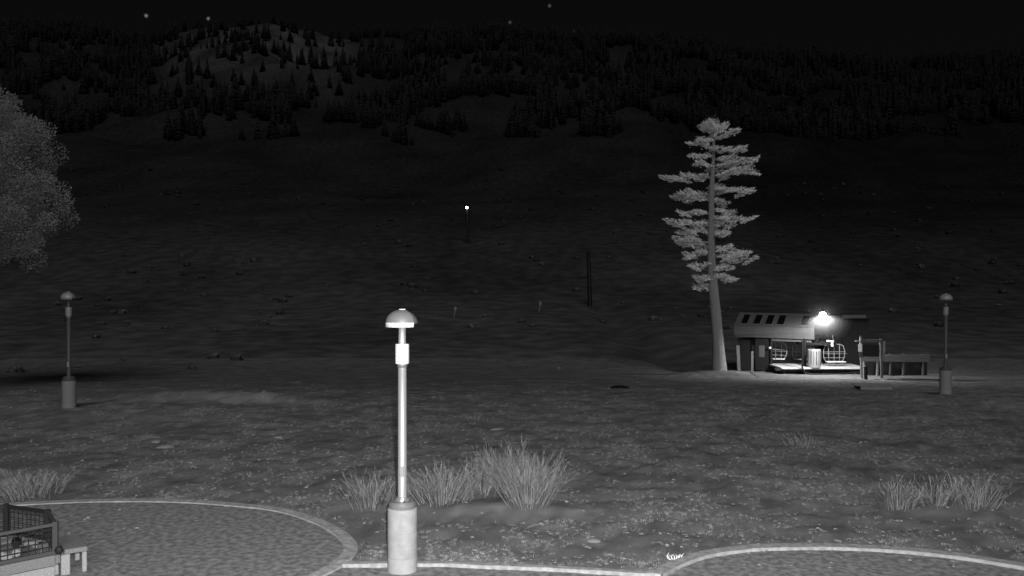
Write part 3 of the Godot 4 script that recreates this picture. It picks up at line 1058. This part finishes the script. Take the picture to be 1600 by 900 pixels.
	# low wooden platform on the grass
	t = thing("low_platform", "low weathered wooden pallet lying on the dark grass", "pallet", on_ground(19.7, -48.6), -0.18)
	for k in 5:
		st = new_st()
		bx(st, at(Vector3(0, 0.2, -0.6 + k * 0.27)), Vector3(1.85, 0.035, 0.22), 0.006)
		obj("plank", st, M.pale_timber, t)
	st = new_st()
	bx(st, at(Vector3(0.12, 0.09, 0.66)), Vector3(1.6, 0.17, 0.04), 0.008)
	obj("front_board", st, M.pale_timber, t)
	for s in [-0.7, 0.0, 0.7]:
		st = new_st()
		bx(st, at(Vector3(s, 0.08, -0.06)), Vector3(0.1, 0.19, 1.3), 0.005)
		obj("runner", st, M.dark_timber, t)
	# pale stakes left of the terminal
	var names := ["pale upright board leaning by the terminal's dark housing, right of the tall pine trunk", "short tapered pale stake next to the dark machine housing"]
	for k in 2:
		t = thing("stake", names[k], "stake", on_ground([16.75, 17.5][k], [-65.4, -64.6][k], 0.05), 0.2)
		st = new_st()
		beam(st, Vector3(0, 0, 0), Vector3([-0.06, 0.05][k], [2.0, 1.6][k], -0.1), [0.26, 0.2][k], 0.06, 0.01)
		obj("board", st, M.mid_panel, t)
	# lift towers
	for k in 2:
		var p: Vector3 = [Vector3(11.25, 0, -130.0), Vector3(-9.6, 0, -190.0)][k]
		p.y = ground(p.x, p.z) - 0.3
		t = thing("lift_tower", ["thin dark lift tower on the slope left of the tall pine", "dark lift tower on the upper slope with a tiny light on top"][k], "lift tower", p, 0.0, "lift towers on the hillside")
		st = new_st()
		tube(st, [Vector3(0.2, 0, 0), Vector3(-0.05, 8.3, 0)], [0.34, 0.26], 14)
		obj("mast", st, M.black_metal, t)
		st = new_st()
		beam(st, Vector3(-0.05, 8.1, -0.9), Vector3(-0.05, 8.1, 0.9), 0.16, 0.2, 0.02)
		obj("crossarm", st, M.black_metal, t)
		if k == 1:
			var bulb := MeshInstance3D.new()
			var sm := SphereMesh.new()
			sm.radius = 0.24; sm.height = 0.48; sm.radial_segments = 16; sm.rings = 8
			bulb.mesh = sm; bulb.material_override = M.glow; bulb.name = "bulb"
			bulb.position = Vector3(-0.05, 7.95, 0.5)
			t.add_child(bulb, true)
			var o := OmniLight3D.new()
			o.name = "bulb_light"
			o.position = bulb.position
			o.light_energy = 0.8
			o.light_size = 0.1
			o.omni_range = 40.0
			o.omni_attenuation = 2.0
			o.shadow_enabled = true
			t.add_child(o, true)

func build_trees() -> void:
	# the tall pine left of the terminal
	var base := on_ground(14.9, -64.0, 0.1)
	var t := thing("pine_tree", "tall pine with bare lower trunk and layered branches beside the lift terminal", "pine tree", base)
	rng.seed = 5
	var trunk := new_st()
	var axis := []
	var rad := []
	var P := func(y: float) -> Vector3: return Vector3(lerpf(0.1, -0.55, minf(1.0, y / 9.0)) + 0.04 * sin(y * 0.7) + (0.22 if y > 12 else 0.0) * smoothstep(12, 16, y), y, 0)
	for k in 14:
		var y := 18.0 * k / 13.0
		axis.append(P.call(y))
		rad.append((0.44 * pow(1.0 - y / 19.0, 0.75) + (0.1 if k == 0 else 0.0)) * rng.randf_range(0.95, 1.05))
	tube(trunk, axis, rad, 14, false)
	for k in 16:      # dead stubs on the bare bole
		var p: Vector3 = P.call(rng.randf_range(3.2, 7.4))
		var az := rng.randf() * TAU
		var o := Vector3(cos(az), rng.randf_range(-0.25, 0.15), sin(az))
		tube(trunk, [p + o * 0.3, p + o * rng.randf_range(0.5, 1.1)], [0.03, 0.01], 4, false)
	obj("trunk", trunk, M.bark, t)
	var wood := new_st()
	var leaf := new_st()
	# [height, side, length, rise, droop]
	var arms := [[17.3, -1, 0.9, 0.5, 0.2], [17.2, 1, 0.9, 0.5, 0.1], [16.6, -1, 1.2, 0.3, 0.1], [16.7, 1, 1.5, 0.4, 0.1], [16.2, -1, 1.8, 0.15, 0.1], [15.9, 1, 2.4, 0.25, 0.05], [15.5, -1, 1.75, 0.1, 0.1], [15.3, 1, 1.9, 0.15, 0.1],
		[14.8, -1, 1.6, 0.1, 0.05], [14.5, 1, 3.0, 0.28, 0.1], [14.1, 1, 3.3, 0.15, 0.12], [14.0, -1, 3.05, 0.05, 0.1], [13.3, 1, 1.4, 0.0, 0.2], [13.1, 1, 2.9, -0.02, 0.14], [12.8, -1, 3.1, 0.1, 0.14], [12.6, -1, 1.9, -0.05, 0.15],
		[12.3, 1, 1.4, 0.0, 0.1], [11.6, 1, 1.9, 0.1, 0.05], [11.4, -1, 2.2, 0.05, 0.1], [11.0, 1, 3.0, 0.0, 0.1], [10.5, -1, 2.9, 0.1, 0.14], [10.2, -1, 2.5, -0.02, 0.12], [10.0, 1, 1.3, 0.0, 0.2], [9.3, -1, 3.1, 0.08, 0.12],
		[9.0, -1, 2.6, 0.05, 0.1], [8.9, 1, 2.9, 0.06, 0.1], [8.6, -1, 2.2, -0.05, 0.15], [8.4, 1, 2.75, 0.0, 0.1], [7.7, -1, 1.7, 0.0, 0.15], [7.5, 1, 1.5, 0.05, 0.2], [7.0, 1, 1.3, 0.0, 0.3], [6.7, -1, 1.9, 0.0, 0.2], [6.1, -1, 1.2, 0.0, 0.15], [6.9, 1, 1.6, -0.1, 0.2]]
	for b in arms:
		var az: float = (0.0 if b[1] > 0 else PI) + rng.randf_range(-0.45, 0.45)
		needle_branch(wood, leaf, P.call(b[0]), az, b[2] * rng.randf_range(0.88, 1.02), b[3] + rng.randfn() * 0.07, b[4] + rng.randf_range(-0.06, 0.06), 0.055 + 0.012 * b[2], 1.0)
	for k in 30:
		var y := rng.randf_range(6.4, 17.0)
		var az := rng.randf_range(-PI, PI)
		if sin(az) > 0.2 and y < 15.5: az = -az
		if absf(cos(az)) > 0.75: continue
		needle_branch(wood, leaf, P.call(y), az, rng.randf_range(0.9, 2.2) * minf(1.0, (18.6 - y) / 4.0), 0.1, 0.12, 0.05, 0.7)
	for k in 16:
		pad(leaf, P.call(17.2 + rng.randf() * 0.8) + Vector3(rng.randfn() * 0.35, 0, rng.randfn() * 0.35), 0.42, 0.34, 170, Vector3(rng.randfn(), 0.3, rng.randfn()).normalized(), 0.12)
	obj("limbs", wood, M.bark, t)
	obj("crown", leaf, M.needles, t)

	# the broad pine cut by the left edge
	base = on_ground(-29.1, -45.0, 0.1)
	t = thing("pine_tree", "broad dense pine with rounded clumps, cut off by the left edge", "pine tree", base)
	rng.seed = 9
	trunk = new_st()
	tube(trunk, [Vector3(0, 0, 0), Vector3(0.05, 1.2, 0), Vector3(0, 5, 0.1), Vector3(0.1, 10, 0), Vector3(0, 14.3, 0)], [0.52, 0.4, 0.34, 0.22, 0.06], 14, false)
	obj("trunk", trunk, M.bark, t)
	wood = new_st(); leaf = new_st()
	for k in 200:
		var f := (k + rng.randf()) / 200.0
		var y := lerpf(6.6, 15.2, f)
		var reach := 5.7 * sqrt(maxf(0.0, 1.0 - pow((y - 10.2) / 5.6, 2.0))) * (rng.randf_range(0.8, 1.04) if k % 3 else rng.randf_range(0.6, 0.85))
		var az := k * 2.4 + rng.randfn() * 0.25
		var out := Vector3(cos(az), 0, sin(az))
		var tip := Vector3(0, y, 0) + out * reach + Vector3.UP * rng.randf_range(0.2, 0.9)
		tube(wood, [Vector3(0, y - 0.4, 0), Vector3(0, y, 0).lerp(tip, 0.5) + Vector3.DOWN * 0.15, tip], [0.09, 0.06, 0.02], 5, false)
		for c in 4:
			var s := lerpf(0.5, 1.0, c / 3.0)
			var p := Vector3(0, y - 0.2, 0).lerp(tip, s) + Vector3(rng.randfn(), rng.randfn() * 0.6, rng.randfn()) * 0.3
			blob(leaf, p, 0.72 * rng.randf_range(0.7, 1.3), 340, (out + Vector3.UP * 0.7).normalized())
	obj("limbs", wood, M.bark, t)
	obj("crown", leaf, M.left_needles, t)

	# conifers on the mountain: separate ones on the pale ridge, the rest as woodland
	rng.seed = 23
	var protos := []
	for k in 3:
		var l := new_st()
		flat(l)
		for i in 170:
			var f := pow(rng.randf(), 1.4)
			var az := rng.randf() * TAU
			var out := Vector3(cos(az), 0, sin(az))
			var r := 2.9 * (1.03 - f) * rng.randf_range(0.55, 1.1)
			var p := Vector3(0, 1.2 + f * 13.0, 0)
			var sd := out.cross(Vector3.UP) * (0.35 + r * 0.3)
			tri(l, p + out * 0.1 - sd * 0.5, p + out * 0.1 + sd * 0.5, p + out * r + Vector3.DOWN * (0.5 + 0.3 * r))
			tri(l, p + out * r * 0.5 - sd + Vector3.DOWN * 0.3, p + out * r * 0.5 + sd + Vector3.DOWN * 0.3, p + Vector3.UP * 0.9)
		var tk := new_st()
		tube(tk, [Vector3(0, -0.6, 0), Vector3(0, 13.5, 0)], [0.32, 0.05], 6, false)
		l.generate_normals(); tk.generate_normals()
		protos.append([l.commit(), tk.commit()])
	var pics := []
	for k in 34:
		var d := rng.randf_range(600.0, 940.0)
		var u := rng.randf_range(-0.44, -0.16)
		pics.append([u * d, -d])
	var where_word := ["on the pale ridge at the upper left", "on the flank of the pale mountain patch"]
	var first: Node3D = null
	for k in pics.size():
		var p := on_ground(pics[k][0], pics[k][1], 0.4)
		var lab := "small dark conifer, one of many on the pale upper mountainside"
		if first == null:
			first = thing("conifer", lab, "conifer", p, 0.0, "conifers on the pale mountainside")
			var cr := MeshInstance3D.new(); cr.mesh = protos[0][0]; cr.material_override = M.far_needles; cr.name = "crown"
			var tr := MeshInstance3D.new(); tr.mesh = protos[0][1]; tr.material_override = M.far_needles; tr.name = "trunk"
			first.add_child(cr, true); first.add_child(tr, true)
			first.scale = Vector3.ONE * 1.2
		else:
			var c := copy(first, p, rng.randf() * TAU, lab)
			c.scale = Vector3(rng.randf_range(0.9, 1.6), rng.randf_range(0.6, 1.4), rng.randf_range(0.9, 1.6))
	for k in 3:
		var places := []
		var shades := []
		for i in 5200:
			var d := rng.randf_range(520.0, 990.0)
			var x := rng.randf_range(-0.75, 0.75) * d
			if N3.get_noise_2d(x * 0.9 + 500.0, d * 0.9) < -0.22 + 0.42 * (1.0 - smoothstep(520.0, 760.0, d)): continue
			if absf(x / d + 0.285) < 0.12 and d > 650.0 and rng.randf() < 0.8: continue
			var s := rng.randf_range(0.45, 1.25)
			places.append(Transform3D(Basis(Vector3.UP, rng.randf() * TAU).scaled(Vector3(s * 1.5, s * rng.randf_range(0.75, 1.2), s * 1.5)), on_ground(x, -d, 0.4)))
			shades.append(1.0)
		tag(scatter("woodland", protos[k][0], M.far_needles, places, shades), "far dark conifer woodland covering the mountainside", "woodland", "", "stuff")

func blob(st: SurfaceTool, c: Vector3, r: float, count: int, out: Vector3) -> void:
	flat(st)
	for i in count:
		var n := Vector3(rng.randfn(), rng.randfn(), rng.randfn()).normalized()
		var p := c + n * r * pow(rng.randf(), 0.4) * 0.85
		var dir := (n * 0.8 + out * 0.35 + Vector3.UP * 0.2 + Vector3(rng.randfn(), rng.randfn(), rng.randfn()) * 0.45).normalized()
		var l := 0.085 * rng.randf_range(0.7, 1.5)
		var w := dir.cross(Vector3(rng.randfn(), rng.randfn(), rng.randfn())).normalized() * l * 0.25
		tri(st, p - dir * l * 0.3, p + w, p + dir * l)
		tri(st, p - dir * l * 0.3, p + dir * l, p - w)

func build_fire_pit() -> void:
	var c := Vector3(-9.45, 0, -15.75)
	var ring := [Vector2(-8.15, -15.8), Vector2(-8.72, -16.63), Vector2(-9.75, -17.06), Vector2(-10.75, -16.5), Vector2(-10.4, -15.1), Vector2(-9.25, -14.72)]
	var t := thing("stone_plinth", "pale stone plinth under the dark mesh guard at the lower left", "plinth", c)
	var rel := []
	for p in ring: rel.append(Vector3(p.x - c.x, 0, p.y - c.z))
	for i in 6:
		var a: Vector3 = rel[i] * 1.04
		var b: Vector3 = rel[(i + 1) % 6] * 1.04
		for course in 2:
			for piece in 2:
				var s := new_st()
				var o := (0.5 if course == 0 else 0.42)
				var p: Vector3 = a.lerp(b, 0.0 if piece == 0 else o + 0.006)
				var q: Vector3 = a.lerp(b, o - 0.006 if piece == 0 else 1.0)
				var inward := -(p + q).normalized() * 0.11
				beam(s, p + inward + Vector3.UP * (0.1 + course * 0.195), q + inward + Vector3.UP * (0.1 + course * 0.195), 0.22 + 0.01 * ((i + course + piece) % 3), 0.187, 0.014)
				obj("stone", s, M.stone if (i + piece + course) % 2 else M.pale_stone, t)
	var st := new_st()
	lathe(st, [[0.95, 0.3], [0.0, 0.3]], 24)
	lathe(st, [[0.0, 0.02], [0.95, 0.02], [0.95, 0.3, 2]], 24)
	obj("ash_bed", st, M.stone, t)
	# mesh guard
	t = thing("mesh_guard", "dark metal open-top guard with wire mesh panels at the lower left corner", "metal guard", c)
	for i in 6:
		var a: Vector3 = rel[i]
		var b: Vector3 = rel[(i + 1) % 6]
		var panel := Node3D.new()
		panel.name = "panel"
		var f := new_st()
		beam(f, a + Vector3.UP * 0.93, b + Vector3.UP * 0.93, 0.06, 0.06, 0.008)
		beam(f, a + Vector3.UP * 0.43, b + Vector3.UP * 0.43, 0.06, 0.07, 0.008)
		bx(f, at(a + Vector3.UP * 0.68), Vector3(0.09, 0.6, 0.09), 0.01)
		var fr := obj("panel_frame", f, M.rail_metal if i == 5 or i == 0 else M.mesh_metal, t)
		var n := int(a.distance_to(b) / 0.105)
		for k in range(1, n):
			var s := new_st()
			var p := a.lerp(b, float(k) / n)
			tube(s, [p + Vector3.UP * 0.45, p + Vector3.UP * 0.91], [0.009], 5, false)
			obj("upright_wire", s, M.mesh_metal, fr)
		for k in range(1, 5):
			var s := new_st()
			tube(s, [a + Vector3.UP * (0.45 + k * 0.094), b + Vector3.UP * (0.45 + k * 0.094)], [0.009], 5, false)
			obj("cross_wire", s, M.mesh_metal, fr)
		panel.free()
	st = new_st()
	lathe(st, [[0.0, -0.08], [0.05, -0.06, 1], [0.075, 0.0, 1], [0.05, 0.06, 1], [0.0, 0.08, 1]], 16, 0.0, TAU, rel[0] + Vector3(0.07, 0.47, 0.02))
	obj("knob", st, M.mesh_metal, t)
	# what lies in it
	rng.seed = 3
	var labels := ["pale split log lying lowest inside the mesh guard", "pale log leaning at the front of the mesh guard", "short pale log at the back of the mesh guard", "pale log across the top of the pile in the guard", "thin dark log in the middle of the guard", "thick pale log by the guard's left side"]
	for k in 6:
		var az := rng.randf() * TAU
		var p := Vector3(rng.randf_range(-0.5, 0.55), 0.36 + 0.05 * k, rng.randf_range(-0.35, 0.55))
		var s := new_st()
		var dv := Vector3(cos(az), 0.15, sin(az)) * rng.randf_range(0.25, 0.42)
		tube(s, [p - dv, p + dv * 0.1 + Vector3.UP * 0.02, p + dv], [0.07, 0.085, 0.065], 9)
		var o := obj("firewood_log", s, M.log if k != 4 else M.dark_timber)
		o.position = c
		tag(o, labels[k], "log", "logs inside the mesh guard")
	# bench by the guard
	t = thing("stone_bench", "small pale stone bench with slab legs right of the mesh guard", "bench", Vector3(-8.13, 0, -16.35), 0.0)
	var e1 := Vector3(-0.57, 0, -0.83).normalized()
	var e2 := Vector3(0.83, 0, -0.57).normalized()
	var bas := Basis(e2, Vector3.UP, -e1)
	st = new_st()
	bx(st, Transform3D(bas, Vector3(0, 0.41, 0)), Vector3(0.38, 0.09, 0.98), 0.015)
	obj("seat", st, M.stone, t)
	for s in [-1, 1]:
		for k in [-1, 1]:
			st = new_st()
			bx(st, Transform3D(bas, e1 * 0.4 * s + e2 * (0.14 * k - (0.03 if k < 0 else 0.0)) + Vector3.UP * 0.175), Vector3(0.15 if k < 0 else 0.08, 0.37, 0.14), 0.012)
			obj("leg", st, M.pale_stone, t)

func build_plants() -> void:
	# [x, z, radius, height, stems, spread, label]
	var list := [
		[-3.3, -20.5, 0.45, 0.85, 100, 0.75, "pale upright dry shrub just left of the near lamp post"],
		[-1.65, -21.0, 0.75, 0.92, 220, 0.9, "spreading dry shrub just right of the near lamp post"],
		[-0.75, -21.9, 0.5, 0.85, 120, 0.85, "dry shrub in the middle of the row right of the lamp post"],
		[-0.3, -22.9, 0.6, 1.0, 160, 0.8, "dry shrub at the back of the row, behind its neighbours"],
		[0.36, -20.5, 0.6, 1.25, 310, 0.85, "largest pale dry shrub, right end of the row by the lamp post"],
		[8.95, -20.5, 0.4, 0.72, 90, 0.75, "dry shrub at the left end of the right-hand clump"],
		[9.85, -20.6, 0.5, 0.62, 110, 0.95, "low dry shrub in the middle of the right-hand clump"],
		[10.75, -20.7, 0.6, 0.72, 140, 0.95, "dry shrub at the right end of the right-hand clump"],
		[-11.75, -21.7, 0.75, 0.72, 170, 1.0, "loose dim shrub behind the patio kerb at the left edge"],
		[9.3, -28.5, 0.7, 0.4, 130, 1.1, "low faint tussock on the meadow left of the right-hand clump"],
		[-2.8, -21.6, 0.5, 0.55, 80, 0.95, "low dim shrub behind the shrub left of the lamp post"],
	]
	for k in list.size():
		var s: Array = list[k]
		var o := obj("dry_shrub", make_shrub(s[2], s[3], s[4], s[5], 100 + k), M.shrub)
		o.position = on_ground(s[0], s[1], 0.02)
		tag(o, s[6], "shrub", "dry shrubs on the meadow")

func build_small_things() -> void:
	# pale stones in the turf
	var spots := [[-11.7, -29.1, 0.22, "pale flat stone on the left meadow, left of a pair"], [-11.1, -28.3, 0.26, "pale humped stone on the left meadow, right of a pair"], [-0.5, -31.8, 0.3, "pale stone on the meadow above the lamp post shrubs"], [-7.9, -29.9, 0.16, "small pale stone alone on the left meadow"], [6.0, -19.1, 0.12, "small pale stone near the right kerb"], [6.6, -17.95, 0.1, "tiny pale stone just behind the right kerb"], [1.65, -17.9, 0.13, "pale stone in front of the largest shrub"]]
	for k in spots.size():
		rng.seed = 60 + k
		var s: Array = spots[k]
		var st := new_st()
		st.set_smooth_group(0)
		var prof := []
		for i in 6:
			var a := -PI / 2 * 0.3 + (PI / 2 * 1.3) * i / 5.0
			prof.append([maxf(0.0, cos(a)) * s[2] * rng.randf_range(0.85, 1.1) if i < 5 else 0.0, sin(a) * s[2] * 0.38, 1])
		lathe(st, prof, 9)
		var o := obj("stone", st, M.rock)
		o.position = on_ground(s[0], s[1], 0.0)
		o.rotation.y = rng.randf() * TAU
		o.scale = Vector3(1.25, 1.0, 0.8)
		tag(o, s[3], "stone", "pale stones in the turf")
	# low dark hump on the grass
	var st := new_st()
	lathe(st, [[0.55, -0.02], [0.5, 0.1, 1], [0.2, 0.16, 2], [0.0, 0.17, 3]], 12)
	var o := obj("dark_hump", st, M.black_metal)
	o.position = on_ground(6.0, -49.3, 0.02)
	tag(o, "dark low rounded hump alone on the lower slope left of the pine", "stone")
	# small pale cluster by the right kerb
	rng.seed = 71
	st = new_st()
	for k in 9:
		var p := Vector3(-0.13 + k * 0.033, 0, rng.randfn() * 0.02)
		blade(st, p, p + Vector3(rng.randfn() * 0.02, 0.06, 0), p + Vector3(0.03 + rng.randfn() * 0.03, rng.randf_range(0.09, 0.17), 0), 0.016, Vector3.RIGHT)
	o = obj("white_weed", st, M.white_board)
	o.position = on_ground(3.1, -16.75, 0.0)
	tag(o, "small bright white weed where the right kerb begins", "weed")
	# marker stakes on the slope
	var lab := ["tiny pale marker stake on the slope, nearest the lift tower by the pine", "tiny pale marker stake on the slope above the near lamp post"]
	for k in 2:
		var p := on_ground([3.7, -7.6][k], [-122.0, -116.0][k], 0.1)
		st = new_st()
		tube(st, [Vector3(0, 0, 0), Vector3(0.25, 1.5, 0)], [0.06], 6)
		bx(st, at(Vector3(0.2, 1.25, 0.08)), Vector3(0.3, 0.5, 0.03), 0.005)
		o = obj("marker_stake", st, M.pale_timber)
		o.position = p
		tag(o, lab[k], "marker")
